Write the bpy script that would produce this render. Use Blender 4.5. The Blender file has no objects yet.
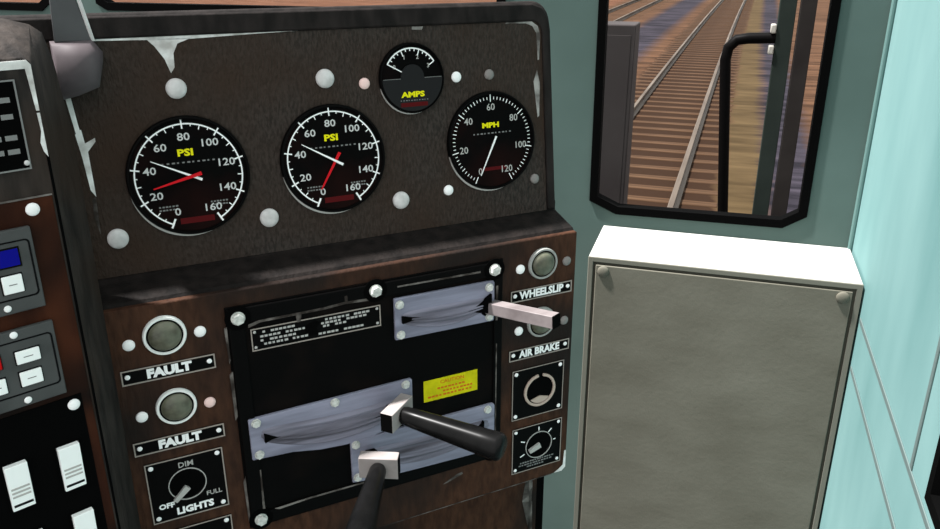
import bpy, bmesh, math, random
from math import sin, cos, radians, pi
from mathutils import Matrix, Vector
random.seed(4)
SC = bpy.context.scene
COL = SC.collection

# ------------------------------------------------------------------ materials
def newmat(name):
    m = bpy.data.materials.new(name); m.use_nodes = True
    nt = m.node_tree; return m, nt, nt.nodes['Principled BSDF']

def plain(name, col, rough=.5, metal=0., spec=.5):
    m, nt, b = newmat(name)
    b.inputs['Base Color'].default_value = (*col, 1)
    b.inputs['Roughness'].default_value = rough
    b.inputs['Metallic'].default_value = metal
    b.inputs['Specular IOR Level'].default_value = spec
    return m

def mottled(name, c1, c2, scale=8., stretch=(1, 1, 1), rough=.6, bump=0., bscale=200., metal=0., spec=.4,
            lo=.35, hi=.65, bstretch=(1, 1, 1), detail=5., c3=None, scale3=3., lo3=.5, hi3=.7):
    m, nt, b = newmat(name)
    N, L = nt.nodes, nt.links
    tc = N.new('ShaderNodeTexCoord')
    mp = N.new('ShaderNodeMapping'); mp.inputs['Scale'].default_value = stretch
    L.new(tc.outputs['Object'], mp.inputs['Vector'])
    no = N.new('ShaderNodeTexNoise'); no.inputs['Scale'].default_value = scale; no.inputs['Detail'].default_value = detail
    L.new(mp.outputs[0], no.inputs['Vector'])
    cr = N.new('ShaderNodeValToRGB')
    cr.color_ramp.elements[0].position = lo; cr.color_ramp.elements[0].color = (*c1, 1)
    cr.color_ramp.elements[1].position = hi; cr.color_ramp.elements[1].color = (*c2, 1)
    L.new(no.outputs['Fac'], cr.inputs['Fac'])
    out = cr.outputs['Color']
    if c3:
        n3 = N.new('ShaderNodeTexNoise'); n3.inputs['Scale'].default_value = scale3; n3.inputs['Detail'].default_value = 2
        L.new(tc.outputs['Object'], n3.inputs['Vector'])
        r3 = N.new('ShaderNodeMapRange'); r3.inputs['From Min'].default_value = lo3; r3.inputs['From Max'].default_value = hi3
        L.new(n3.outputs['Fac'], r3.inputs['Value'])
        mx = N.new('ShaderNodeMix'); mx.data_type = 'RGBA'
        L.new(r3.outputs['Result'], mx.inputs['Factor']); L.new(out, mx.inputs['A']); mx.inputs['B'].default_value = (*c3, 1)
        out = mx.outputs['Result']
    L.new(out, b.inputs['Base Color'])
    b.inputs['Roughness'].default_value = rough; b.inputs['Metallic'].default_value = metal
    b.inputs['Specular IOR Level'].default_value = spec
    if bump:
        mb = N.new('ShaderNodeMapping'); mb.inputs['Scale'].default_value = bstretch
        L.new(tc.outputs['Object'], mb.inputs['Vector'])
        bn = N.new('ShaderNodeTexNoise'); bn.inputs['Scale'].default_value = bscale; bn.inputs['Detail'].default_value = 3
        L.new(mb.outputs[0], bn.inputs['Vector'])
        bp = N.new('ShaderNodeBump'); bp.inputs['Strength'].default_value = bump; bp.inputs['Distance'].default_value = .003
        L.new(bn.outputs['Fac'], bp.inputs['Height']); L.new(bp.outputs['Normal'], b.inputs['Normal'])
    return m

M = {}
M['leather'] = mottled('leather', (.0200, .0152, .0126), (.041, .0315, .0265), 300, (1.2, .45, 1), .7, 1.0, 260, spec=.18, lo=.4, hi=.6, detail=2.,
                       bstretch=(1.3, .5, 1), c3=(.031, .017, .0105), scale3=6, lo3=.40, hi3=.66)
M['hood'] = mottled('hood_leather', (.009, .0075, .007), (.020, .016, .015), 60, (1, .3, 1), .75, .3, 120, spec=.1)
M['side_leather'] = mottled('side_leather', (.016, .0135, .0125), (.040, .032, .028), 50, (1.5, .35, 1), .7, .6, 120, spec=.12,
                            bstretch=(1, .3, 1), c3=(.034, .021, .015), scale3=6)
M['wood'] = mottled('brown_wood', (.032, .0130, .0070), (.062, .0260, .0140), 110, (1, .35, 1), .7, .5, 220, spec=.12,
                    bstretch=(1, .2, 1), c3=(.013, .0085, .007), scale3=5, lo3=.42, hi3=.62)
M['redwood'] = mottled('red_brown_wood', (.022, .0055, .0022), (.055, .015, .006), 30, (1, .2, 1), .7, .2, 160, spec=.1,
                       c3=(.006, .0025, .0016), scale3=9, lo3=.45, hi3=.65)
M['darkshelf'] = mottled('dark_shelf', (.0045, .0034, .0030), (.012, .009, .008), 60, (1, .3, 1), .75, .5, 160, spec=.12)
M['black'] = plain('black_enamel', (.0022, .0019, .0019), .5, 0, .04)
M['blackmatte'] = plain('black_matte', (.0015, .0015, .0015), .9, 0, .03)
M['plate'] = mottled('black_plate', (.0012, .0010, .0010), (.007, .004, .003), 12, rough=.7, spec=.06, lo=.5, hi=.8)
M['white'] = plain('white_marking', (.90, .90, .89), .6, 0, .2)
M['greymark'] = plain('grey_marking', (.20, .20, .195), .6, 0, .1)
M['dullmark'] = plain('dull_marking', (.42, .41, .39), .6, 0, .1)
M['outline'] = plain('plate_outline', (.30, .26, .23), .6, 0, .1)
M['yellow'] = plain('yellow_ink', (.78, .72, .005), .6, 0, .1)
M['redink'] = plain('dark_red_ink', (.075, .003, .004), .7, 0, .1)
M['red'] = plain('red_needle', (.60, .008, .015), .6, 0, .1)
M['orangeink'] = plain('orange_ink', (.60, .14, .01), .6, 0, .1)
M['caution'] = mottled('caution_yellow', (.50, .46, .004), (.66, .60, .006), 60, rough=.7, spec=.1)
M['dialface'] = mottled('dial_face', (.0012, .0010, .0010), (.010, .0025, .002), 9, rough=.7, spec=.05, lo=.45, hi=.7)
M['dialgrey'] = plain('dial_grey', (.012, .012, .0125), .6, 0, .1)
M['rivet'] = mottled('rivet_paint', (.50, .48, .47), (.66, .64, .63), 90, rough=.5, spec=.3)
M['whitecap'] = plain('white_cap', (.95, .94, .93), .5, 0, .3)
M['pinkcap'] = plain('pink_cap', (.86, .60, .56), .5)
M['greycap'] = plain('grey_cap', (.20, .18, .17), .5)
M['steelbolt'] = mottled('bolt_steel', (.42, .43, .40), (.66, .66, .62), 160, rough=.5, spec=.3)
M['lens'] = mottled('lamp_lens', (.065, .064, .042), (.15, .148, .105), 60, rough=.3, spec=.4)
M['lampring'] = plain('lamp_ring', (.82, .83, .80), .5, 0, .2)
M['lampring2'] = plain('lamp_ring_aged', (.32, .32, .30), .5, 0, .2)
M['beige'] = plain('beige_knob', (.46, .36, .30), .6, 0, .2)
M['lilac'] = mottled('lilac_steel', (.16, .16, .21), (.27, .27, .35), 30, (.25, 2.2, 1), .6, .25, 90, bstretch=(.3, 2, 1), spec=.2)
M['liplilac'] = mottled('lilac_rubber', (.055, .050, .062), (.22, .212, .268), 26, (.14, 2.6, 1), .65, .3, 60, bstretch=(.15, 3, 1), spec=.2, lo=.38, hi=.62)
M['steel'] = mottled('brushed_steel', (.15, .125, .125), (.26, .225, .225), 30, (.3, 1, 1), .5, .05, 60, spec=.3)
M['blocksteel'] = mottled('block_steel', (.24, .21, .20), (.33, .295, .285), 30, rough=.5, spec=.2)
M['grip'] = mottled('black_grip', (.0035, .0035, .0035), (.006, .0058, .0058), 40, rough=.27, spec=.07)
M['horn'] = mottled('horn_paint', (.060, .047, .052), (.15, .125, .13), 10, rough=.6, spec=.2)
M['blade'] = mottled('blade_grey', (.060, .060, .062), (.080, .080, .082), 20, rough=.6, spec=.1)
M['worn'] = mottled('worn_paint', (.42, .40, .38), (.85, .85, .83), 45, rough=.8, spec=.1)
M['wornsoft'] = mottled('worn_paint_faint', (.028, .022, .019), (.20, .18, .165), 40, rough=.8, spec=.1, lo=.4, hi=.7)
M['wornedge'] = mottled('worn_paint_edge', (.07, .06, .055), (.36, .34, .32), 40, rough=.8, spec=.1, lo=.35, hi=.6)
M['numeral'] = plain('numeral_ink', (.56, .56, .55), .6, 0, .1)
M['unit'] = mottled('unit_grey', (.048, .050, .049), (.070, .072, .071), 25, rough=.6, spec=.15)
M['unitdark'] = plain('unit_inset', (.004, .004, .0045), .7, 0, .05)
M['blue'] = plain('blue_display', (.002, .002, .22), .4, 0, .1)
M['button'] = plain('white_button', (.92, .94, .92), .5, 0, .2)
M['redbutton'] = plain('red_button', (.50, .004, .004), .5, 0, .1)
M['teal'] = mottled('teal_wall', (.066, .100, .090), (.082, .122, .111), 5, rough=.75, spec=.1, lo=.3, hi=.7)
M['tealside'] = mottled('teal_side_wall', (.110, .225, .222), (.190, .325, .320), 3.0, (1, .9, .35), rough=.7, spec=.15, lo=.35, hi=.62)  # same teal as the front wall, lightened: sunlit brightness put into the colour
M['tealtrim'] = plain('teal_trim', (.09, .17, .16), .5)
M['tealgroove'] = plain('teal_groove', (.10, .14, .135), .6)
M['gasket'] = plain('rubber_gasket', (.0012, .0012, .0012), .9, 0, .03)
M['cabinet'] = mottled('cabinet_paint', (.116, .107, .084), (.154, .144, .116), 6, (1, 1, 2.2), .7, .1, 90, spec=.12, lo=.3, hi=.7)
M['cabbody'] = plain('cabinet_body', (.40, .39, .37), .6, 0, .2)  # lighter than the front paint: brightness of the lit top put into the colour
M['cabedge'] = plain('cabinet_edge', (.155, .148, .122), .7, 0, .1)
M['cabgroove'] = plain('cabinet_groove', (.062, .056, .044), .8, 0, .1)
M['floor'] = mottled('floor', (.03, .035, .035), (.05, .055, .055), 10)
M['exterior'] = mottled('exterior_grey', (.038, .032, .032), (.050, .044, .043), 4, rough=.8, spec=.1)
M['posteal'] = mottled('post_teal', (.014, .019, .0165), (.024, .031, .027), 6, rough=.8, spec=.05)
M['postgrey'] = mottled('post_grey', (.015, .0125, .012), (.027, .0235, .022), 6, rough=.8, spec=.05)
M['rail'] = mottled('rail_steel', (.050, .036, .026), (.095, .075, .058), 3, (1, .15, 1), .6, spec=.2)
M['sleeper'] = mottled('sleeper_wood', (.026, .0125, .0058), (.066, .036, .019), 2.4, (.3, 5, 1), .9, lo=.35, hi=.65, spec=.1)
M['bracket'] = plain('bracket_steel', (.35, .33, .29), .5)

def ground_mat():
    m, nt, b = newmat('ground_gravel')
    N, L = nt.nodes, nt.links
    tc = N.new('ShaderNodeTexCoord')
    sp = N.new('ShaderNodeSeparateXYZ'); L.new(tc.outputs['Object'], sp.inputs[0])
    # streaky gravel noise
    mp = N.new('ShaderNodeMapping'); mp.inputs['Scale'].default_value = (.55, 2.4, 1)
    L.new(tc.outputs['Object'], mp.inputs['Vector'])
    no = N.new('ShaderNodeTexNoise'); no.inputs['Scale'].default_value = 1.3; no.inputs['Detail'].default_value = 6
    L.new(mp.outputs[0], no.inputs['Vector'])
    cr = N.new('ShaderNodeValToRGB'); e = cr.color_ramp.elements
    e[0].position = .35; e[0].color = (.030, .015, .008, 1); e[1].position = .68; e[1].color = (.078, .040, .022, 1)
    L.new(no.outputs['Fac'], cr.inputs['Fac'])
    # purple grey cinders
    cp = N.new('ShaderNodeValToRGB'); e = cp.color_ramp.elements
    e[0].position = .40; e[0].color = (.009, .008, .011, 1); e[1].position = .70; e[1].color = (.034, .029, .038, 1)
    L.new(no.outputs['Fac'], cp.inputs['Fac'])
    # tan gravel
    ct = N.new('ShaderNodeValToRGB'); e = ct.color_ramp.elements
    e[0].position = .35; e[0].color = (.034, .022, .010, 1); e[1].position = .7; e[1].color = (.066, .044, .021, 1)
    L.new(no.outputs['Fac'], ct.inputs['Fac'])
    def band(a, bb, soft):   # 1 between a and bb in x (following the track bend)
        # x' = x - bend(y)
        r1 = N.new('ShaderNodeMapRange'); r1.inputs['From Min'].default_value = a - soft; r1.inputs['From Max'].default_value = a + soft
        r2 = N.new('ShaderNodeMapRange'); r2.inputs['From Min'].default_value = bb + soft; r2.inputs['From Max'].default_value = bb - soft
        L.new(xb.outputs[0], r1.inputs['Value']); L.new(xb.outputs[0], r2.inputs['Value'])
        mu = N.new('ShaderNodeMath'); mu.operation = 'MULTIPLY'
        L.new(r1.outputs[0], mu.inputs[0]); L.new(r2.outputs[0], mu.inputs[1]); return mu
    y1 = N.new('ShaderNodeMath'); y1.operation = 'MULTIPLY'; y1.inputs[1].default_value = .0145; L.new(sp.outputs['Y'], y1.inputs[0])
    y2 = N.new('ShaderNodeMath'); y2.operation = 'MULTIPLY'; L.new(sp.outputs['Y'], y2.inputs[0]); L.new(sp.outputs['Y'], y2.inputs[1])
    y3 = N.new('ShaderNodeMath'); y3.operation = 'MULTIPLY'; y3.inputs[1].default_value = .00017; L.new(y2.outputs[0], y3.inputs[0])
    ad = N.new('ShaderNodeMath'); L.new(y1.outputs[0], ad.inputs[0]); L.new(y3.outputs[0], ad.inputs[1])
    wob = N.new('ShaderNodeMath'); wob.operation = 'MULTIPLY_ADD'; wob.inputs[1].default_value = .5; L.new(no.outputs['Fac'], wob.inputs[0]); L.new(ad.outputs[0], wob.inputs[2])
    xb = N.new('ShaderNodeMath'); xb.operation = 'SUBTRACT'; L.new(sp.outputs['X'], xb.inputs[0]); L.new(wob.outputs[0], xb.inputs[1])
    def mix(f, a, bb):
        mx = N.new('ShaderNodeMix'); mx.data_type = 'RGBA'
        L.new(f.outputs[0], mx.inputs['Factor']); L.new(a, mx.inputs['A']); L.new(bb, mx.inputs['B']); return mx.outputs['Result']
    o = mix(band(-5.0, -3.5, .25), cr.outputs[0], cp.outputs[0])
    cw = N.new('ShaderNodeValToRGB'); e = cw.color_ramp.elements
    e[0].position = .35; e[0].color = (.050, .021, .011, 1); e[1].position = .7; e[1].color = (.105, .048, .027, 1)
    L.new(no.outputs['Fac'], cw.inputs['Fac'])
    o = mix(band(-90, -8.6, .3), o, cw.outputs[0])
    cd_ = N.new('ShaderNodeRGB'); cd_.outputs[0].default_value = (.019, .0095, .0052, 1)
    o = mix(band(-2.9, -.36, .10), o, cd_.outputs[0])
    o = mix(band(-.36, .30, .10), o, ct.outputs[0])
    o = mix(band(.30, 1.1, .15), o, cp.outputs[0])
    L.new(o, b.inputs['Base Color'])
    b.inputs['Roughness'].default_value = .95; b.inputs['Specular IOR Level'].default_value = .05
    return m
M['ground'] = ground_mat()

# ------------------------------------------------------------------ mesh builder
class MB:
    def __init__(s): s.bm = bmesh.new(); s.T = Matrix.Identity(4)
    def v(s, p): return s.bm.verts.new(s.T @ Vector(p))
    def prism(s, pts, z0, z1):
        a = [s.v((x, y, z0)) for x, y in pts]; b = [s.v((x, y, z1)) for x, y in pts]; n = len(pts)
        s.bm.faces.new(a[::-1]); s.bm.faces.new(b)
        for i in range(n): s.bm.faces.new((a[i], a[(i+1) % n], b[(i+1) % n], b[i]))
        return s
    def box(s, x0, x1, y0, y1, z0, z1): return s.prism([(x0, y0), (x1, y0), (x1, y1), (x0, y1)], z0, z1)
    def loft(s, rings, cap=True):
        R = [[s.v(p) for p in r] for r in rings]; n = len(R[0])
        for a, b in zip(R, R[1:]):
            for i in range(n): s.bm.faces.new((a[i], a[(i+1) % n], b[(i+1) % n], b[i]))
        if cap: s.bm.faces.new(R[0][::-1]); s.bm.faces.new(R[-1])
        return s
    def lathe(s, prof, c=(0, 0), seg=32, phase=0.):      # prof: (r, z) from outside bottom to top centre
        rings = [[(c[0] + r*cos(2*pi*i/seg + phase), c[1] + r*sin(2*pi*i/seg + phase), z) for i in range(seg)] for r, z in prof]
        return s.loft(rings)
    def cyl(s, x, y, r, z0, z1, seg=32, phase=0.): return s.lathe([(r, z0), (r, z1)], (x, y), seg, phase)
    def ring(s, x, y, r0, r1, z0, z1, a0=0., a1=360., seg=64, taper=False):
        full = abs(a1 - a0) >= 359.9; n = seg if full else seg + 1
        sec = []
        for i in range(n):
            t = i/seg; a = radians(a0 + (a1 - a0)*t)
            k = sin(pi*t) if taper else 1.
            ro = r0 + (r1 - r0)*max(k, .02)
            q = [(r0, z0), (ro, z0), (ro, z1), (r0, z1)]
            sec.append([s.v((x + r*cos(a), y + r*sin(a), z)) for r, z in q])
        for i in range(n if full else n-1):
            a, b = sec[i], sec[(i+1) % n]
            for k in range(4): s.bm.faces.new((a[k], a[(k+1) % 4], b[(k+1) % 4], b[k]))
        if not full: s.bm.faces.new(sec[0][::-1]); s.bm.faces.new(sec[-1])
        return s
    def dome(s, x, y, r, h, z0=0., seg=28):
        pr = [(r, z0), (r, z0 + h*.18)]
        for k in range(1, 7):
            a = pi/2*k/6.3; pr.append((r*cos(a), z0 + h*.18 + h*.82*sin(a)))
        return s.lathe(pr, (x, y), seg)
    def hexbolt(s, x, y, r, h, z0=0.):
        s.cyl(x, y, r*1.12, z0, z0 + h*.22, 24)
        return s.lathe([(r, z0 + h*.22), (r, z0 + h*.8), (r*.86, z0 + h)], (x, y), 6, .3)
    def bar(s, p, q, w, z0, z1):        # flat strip in the xy plane
        d = Vector((q[0]-p[0], q[1]-p[1])); d.normalize(); n = Vector((-d.y, d.x))
        w0, w1 = w if isinstance(w, tuple) else (w, w)
        return s.prism([(p[0]-n.x*w0/2, p[1]-n.y*w0/2), (q[0]-n.x*w1/2, q[1]-n.y*w1/2),
                        (q[0]+n.x*w1/2, q[1]+n.y*w1/2), (p[0]+n.x*w0/2, p[1]+n.y*w0/2)], z0, z1)
    def frame(s, x0, x1, y0, y1, w, z0, z1):
        o = [(x0, y0), (x1, y0), (x1, y1), (x0, y1)]; i = [(x0+w, y0+w), (x1-w, y0+w), (x1-w, y1-w), (x0+w, y1-w)]
        return s.loop(o, i, z0, z1)
    def loop(s, o, i, z0, z1):
        n = len(o); R = [[s.v((*p, z0)) for p in o], [s.v((*p, z1)) for p in o], [s.v((*p, z1)) for p in i], [s.v((*p, z0)) for p in i]]
        for k in range(4):
            a, b = R[k], R[(k+1) % 4]
            for j in range(n): s.bm.faces.new((a[j], a[(j+1) % n], b[(j+1) % n], b[j]))
        return s
    def tube(s, pts, rad, seg=20, square=False):
        P = [Vector(p) for p in pts]; rings = []
        for i, p in enumerate(P):
            d = (P[min(i+1, len(P)-1)] - P[max(i-1, 0)]).normalized()
            u = Vector((0, 1, 0)) if abs(d.y) < .9 else Vector((0, 0, 1))
            a = d.cross(u).normalized(); b = a.cross(d).normalized()
            r = rad[i] if isinstance(rad, (list, tuple)) else rad
            if square: rings.append([p + (a*x + b*y)*r for x, y in ((-1, -1), (1, -1), (1, 1), (-1, 1))])
            else: rings.append([p + (a*cos(2*pi*k/seg) + b*sin(2*pi*k/seg))*r for k in range(seg)])
        return s.loft(rings)
    def text(s, body, x, y, size, z0=0., ext=.0002, bold=0., align='CENTER', sx=1., rot=0.):
        cu = bpy.data.curves.new('t', 'FONT'); cu.body = body; cu.size = size; cu.extrude = ext; cu.offset = bold
        cu.align_x = align; cu.align_y = 'CENTER'; cu.resolution_u = 2
        ob = bpy.data.objects.new('t', cu); COL.objects.link(ob)
        me = bpy.data.meshes.new_from_object(ob.evaluated_get(bpy.context.evaluated_depsgraph_get()))
        me.transform(s.T @ Matrix.Translation((x, y, z0 + ext)) @ Matrix.Rotation(rot, 4, 'Z') @ Matrix.Diagonal((sx, 1, 1, 1)))
        s.bm.from_mesh(me)
        bpy.data.objects.remove(ob); bpy.data.curves.remove(cu); bpy.data.meshes.remove(me)
        return s
    def build(s, name, mat, parent=None, bevel=0., seg=2, smooth=True, M_=None, ang=35):
        bmesh.ops.recalc_face_normals(s.bm, faces=s.bm.faces)
        me = bpy.data.meshes.new(name); s.bm.to_mesh(me); s.bm.free()
        me.materials.append(M[mat] if isinstance(mat, str) else mat)
        if smooth:
            for p in me.polygons: p.use_smooth = True
            me.set_sharp_from_angle(angle=radians(ang))
        o = bpy.data.objects.new(name, me); COL.objects.link(o)
        if parent: o.parent = parent
        if M_ is not None: o.matrix_world = M_
        if bevel:
            b = o.modifiers.new('bevel', 'BEVEL'); b.width = bevel; b.segments = seg; b.limit_method = 'ANGLE'; b.angle_limit = radians(40)
            b.harden_normals = False
        return o

def tag(o, label=None, cat=None, group=None, kind=None):
    if label: o['label'] = label
    if cat: o['category'] = cat
    if group: o['group'] = group
    if kind: o['kind'] = kind
    return o
def thing(name, label, cat, Mx, group=None):
    o = bpy.data.objects.new(name, None); o.empty_display_size = .02; COL.objects.link(o); o.matrix_world = Mx
    return tag(o, label, cat, group)
def kids(o): return [c for c in bpy.data.objects if c.parent == o]
def copy_tree(o, parent=None):
    c = o.copy(); COL.objects.link(c)
    if parent: c.parent = parent
    for ch in kids(o): copy_tree(ch, c)
    return c

# ------------------------------------------------------------------ frames of reference (metres; eye at 0,0,1.45; +Y is the direction of travel)
EYE = 1.45
def basis(X, Y, Z, O):
    m = Matrix.Identity(4)
    for i, a in enumerate((X, Y, Z, O)):
        for k in range(3): m[k][i] = a[k]
    return m
ca = radians(46.65)
U = Vector((sin(ca), cos(ca), 0)); IN = Vector((-cos(ca), sin(ca), 0)); ZZ = Vector((0, 0, 1))
LP = basis(U, ZZ, -IN, IN*.875)                                   # lower face of the desk: x along, y = height, z = out
ln = radians(7.042)
GV = IN*sin(ln) + ZZ*cos(ln); GN = -IN*cos(ln) + ZZ*sin(ln)
GP = basis(U, GV, GN, IN*.931 + ZZ*1.106)                         # gauge face
va = radians(30.3)
VU = Vector((sin(va), cos(va), 0)); VIN = Vector((-cos(va), sin(va), 0))
LM = basis(VU, ZZ, -VIN, VIN*.77373 + VU*.20447)                  # side console face
def T(x, y, z=0): return Matrix.Translation((x, y, z))

# ------------------------------------------------------------------ structure
def wall_with_holes(name, outer, holes, to3, thick, mat):
    bm = bmesh.new()
    def loopv(pts, d): return [bm.verts.new(to3(x, z, d)) for x, z in pts]
    rings = []
    for d in (0, thick):
        es = []; rr = []
        for pts in [outer] + holes:
            vs = loopv(pts, d); rr.append(vs)
            es += [bm.edges.new((vs[i], vs[(i+1) % len(vs)])) for i in range(len(vs))]
        bmesh.ops.triangle_fill(bm, edges=es, use_beauty=True)
        rings.append(rr)
    for a, b in zip(*rings):
        n = len(a)
        for i in range(n): bm.faces.new((a[i], a[(i+1) % n], b[(i+1) % n], b[i]))
    bmesh.ops.recalc_face_normals(bm, faces=bm.faces)
    me = bpy.data.meshes.new(name); bm.to_mesh(me); bm.free(); me.materials.append(M[mat])
    o = bpy.data.objects.new(name, me); COL.objects.link(o); o['kind'] = 'structure'
    return o

def inset(pts, w):      # offset a convex counter-clockwise polygon inwards by w
    n = len(pts); out = []
    for i in range(n):
        p0, p1, p2 = Vector(pts[i-1]), Vector(pts[i]), Vector(pts[(i+1) % n])
        d1 = (p1-p0).normalized(); d2 = (p2-p1).normalized()
        n1 = Vector((-d1.y, d1.x)); n2 = Vector((-d2.y, d2.x))
        k = (n1+n2); k = k/(1+n1.dot(n2)); out.append(tuple(p1 + k*w))
    return out

WY = 1.7; WX = .2846
win1 = [(-.1909, .9125), (.1475, .9145), (.1912, .9424), (.1925, 1.70), (.150, 1.73), (-.212, 1.73), (-.256, 1.70), (-.2494, .9382)]
win2 = [(-1.430, 1.3085), (-.475, 1.3085), (-.445, 1.336), (-.445, 1.95), (-1.4594, 1.95), (-1.4594, 1.324)]
win3 = [(-2.35, 1.303), (-1.625, 1.303), (-1.598, 1.322), (-1.598, 1.95), (-2.35, 1.95)]
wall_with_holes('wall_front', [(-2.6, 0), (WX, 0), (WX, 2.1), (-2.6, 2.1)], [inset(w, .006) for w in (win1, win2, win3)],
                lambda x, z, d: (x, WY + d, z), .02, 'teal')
XZ = Matrix(((1, 0, 0, 0), (0, 0, 1, 0), (0, 1, 0, 0), (0, 0, 0, 1)))     # local (x,z,y)
for i, (w, wd) in enumerate(((win1, .017), (win2, .018), (win3, .018))):
    b = MB(); b.T = XZ
    b.loop(w, inset(w, wd), WY - .005, WY + .022)
    tag(b.build('window_%d' % (i+1), 'gasket', smooth=False), kind='structure')
YZ = Matrix(((0, 0, 1, 0), (1, 0, 0, 0), (0, 1, 0, 0), (0, 0, 0, 1)))     # local (y,z,x)
win4 = [(.20, .842), (.9215, .842), (.9215, 1.45), (.20, 1.45)]
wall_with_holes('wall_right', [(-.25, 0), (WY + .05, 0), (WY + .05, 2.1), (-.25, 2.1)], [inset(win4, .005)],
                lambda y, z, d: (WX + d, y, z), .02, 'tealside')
b = MB(); b.T = YZ
b.loop(win4, inset(win4, .017), WX - .004, WX + .022)
tag(b.build('window_4', 'gasket', smooth=False), kind='structure')
b = MB(); b.box(-2.6, WX, -.25, WY, -.05, 0); tag(b.build('floor', 'floor'), kind='structure')
# corner bead and pressed seams of the side wall
b = MB(); b.box(WX - .009, WX, WY - .009, WY, 0, 2.1); tag(b.build('trim_1', 'tealtrim', bevel=.003), kind='structure')
def seam(n, y0, y1, z0, z1):
    b = MB(); b.box(WX - .0022, WX, y0, y1, z0, z1); tag(b.build('trim_%d' % n, 'tealgroove', bevel=.002, seg=3), kind='structure')
seam(2, -.2, 1.485, .8155, .8255); seam(3, -.2, 1.485, .7175, .7275); seam(4, 1.001, 1.011, .8265, 2.0)

# ------------------------------------------------------------------ outside
GZ = EYE - 3.2
def tx(y): return -.66 + .0145*y + .00017*y*y
b = MB(); b.box(-60, 60, -5, 140, GZ - .5, GZ - .17); o = b.build('ground', 'ground', smooth=False); tag(o, kind='structure')
def rail(off, label):
    b = MB(); ys = [6 + 2*i for i in range(60)]
    prof = [(-.075, -.16), (.075, -.16), (.075, -.145), (.012, -.125), (.012, -.045), (.032, -.035), (.032, -.004), (.026, 0), (-.026, 0), (-.032, -.004), (-.032, -.035), (-.012, -.045), (-.012, -.125), (-.075, -.145)]
    b.loft([[(tx(y) + off + px, y, GZ + pz) for px, pz in prof] for y in ys])
    tag(b.build('rail', 'rail', smooth=False), label, 'rail', 'steel rails of the tracks')
rail(0, 'nearer steel rail of the main track, running closest to the black handrail')
rail(-1.435, 'left steel rail of the main track, passing beside the grey locker')
rail(-5.35, 'right rail of the distant second track beyond the dark cinders')
rail(-6.79, 'left rail of the distant second track beyond the dark cinders')
SL = []
for tr, (offc, y0, n) in enumerate(((-.7175, 9.0, 120), (-6.07, 26.0, 60))):
    for i in range(n):
        y = y0 + .62*i
        if tr == 0 and i == 0 or tr == 1 and i == 0:
            b = MB(); b.box(-1.3, 1.3, -.115, .115, -.14, 0)
            s0 = b.build('railway_sleeper', 'sleeper', bevel=.012, seg=1)
            tag(s0, ('weathered brown wooden sleeper under the two rails of the main track' if tr == 0 else
                     'brown wooden sleeper of the distant second track beyond the dark cinders'), 'sleeper',
                'sleepers of the main track' if tr == 0 else 'sleepers of the distant track')
            o = s0
        else:
            o = s0.copy(); COL.objects.link(o)
        o.location = (tx(y) + offc, y, GZ - .162 + random.uniform(-.004, .004)); o.rotation_euler.z = random.uniform(-.012, .012) - .0145 - .00034*y
# locomotive front outside the windows
b = MB(); b.box(-1.1, .6, 1.76, 2.75, .25, .33); tag(b.build('platform', 'exterior', bevel=.004), kind='structure')
lk = thing('equipment_locker', 'dark grey steel locker outside, behind the left edge of the window', 'locker', T(-.55, 2.56, .33))
b = MB(); b.box(-.30, .2925, -.08, .04, 0, .91); b.build('body', 'exterior', lk, bevel=.004)
b = MB(); b.box(-.29, .280, -.0808, -.0790, .03, .88); b.build('door', 'exterior', lk, bevel=.0015)
hr = thing('handrail', 'black bent handrail standing outside the window in front of the rails', 'handrail', T(0, 2.2, .33))
b = MB()
pts = [(.078, 0, 0), (.040, 0, .42), (.0, 0, .855), (.004, 0, .885), (.022, 0, .904), (.05, 0, .909), (.112, 0, .912)]
b.tube([(x, y, z) for x, y, z in pts], .0135, 14); b.build('rail_bar', 'black', hr)
for z, n in ((.885, 0), (.935, 1)):
    b = MB(); b.box(.098, .111, -.016, .010, z - .012, z + .010); b.build('bracket', 'bracket', hr, bevel=.003)
pw = thing('steel_post', 'dark green-grey flat steel post outside, carrying the handrail', 'post', T(.131, 2.2, .33))
b = MB(); b.box(-.0195, .0195, -.012, .012, 0, 1.5); b.build('post', 'posteal', pw, bevel=.002)
b = MB(); b.box(-.035, .035, -.03, .03, 0, .012); b.build('foot', 'posteal', pw, bevel=.002)
pw = thing('steel_post', 'dark brown-grey flat steel post outside, rightmost and nearest the window corner', 'post', T(.1775, 2.2, .33))
b = MB(); b.box(-.0185, .0185, -.012, .012, 0, 1.5); b.build('post', 'postgrey', pw, bevel=.002)
b = MB(); b.box(-.011, .035, -.03, .03, 0, .012); b.build('foot', 'postgrey', pw, bevel=.002)

# ------------------------------------------------------------------ equipment cabinet under the window
cb = thing('equipment_cabinet', 'tall beige-grey metal cabinet with white-lit top standing below the window', 'cabinet', T(.0325, 1.4965, 0))
hw = .2485; H = .8845
b = MB(); b.box(-hw, hw, .004, .2025, 0, H); b.build('body', 'cabbody', cb, bevel=.002)
b = MB(); b.T = XZ; b.frame(-hw, hw, .05, H, .010, 0, .004); b.build('door_frame', 'cabedge', cb, bevel=.001)
b = MB(); b.T = XZ; b.box(-hw + .010, hw - .010, .06, H - .010, .003, .0045); b.build('door_seal', 'cabgroove', cb)
b = MB(); b.T = XZ; b.box(-hw + .0155, hw - .0155, .065, H - .0155, -.001, .003); b.build('front_panel', 'cabinet', cb, bevel=.0015)
for sx, sz in ((-1, .8565), (1, .8565), (-1, .12), (1, .12)):
    b = MB(); b.T = Matrix.Translation((sx*(hw - .031), -.001, sz)) @ Matrix.Rotation(pi/2, 4, 'X')
    b.dome(0, 0, .0115, .005); b.build('screw', 'cabinet', cb)

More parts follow.
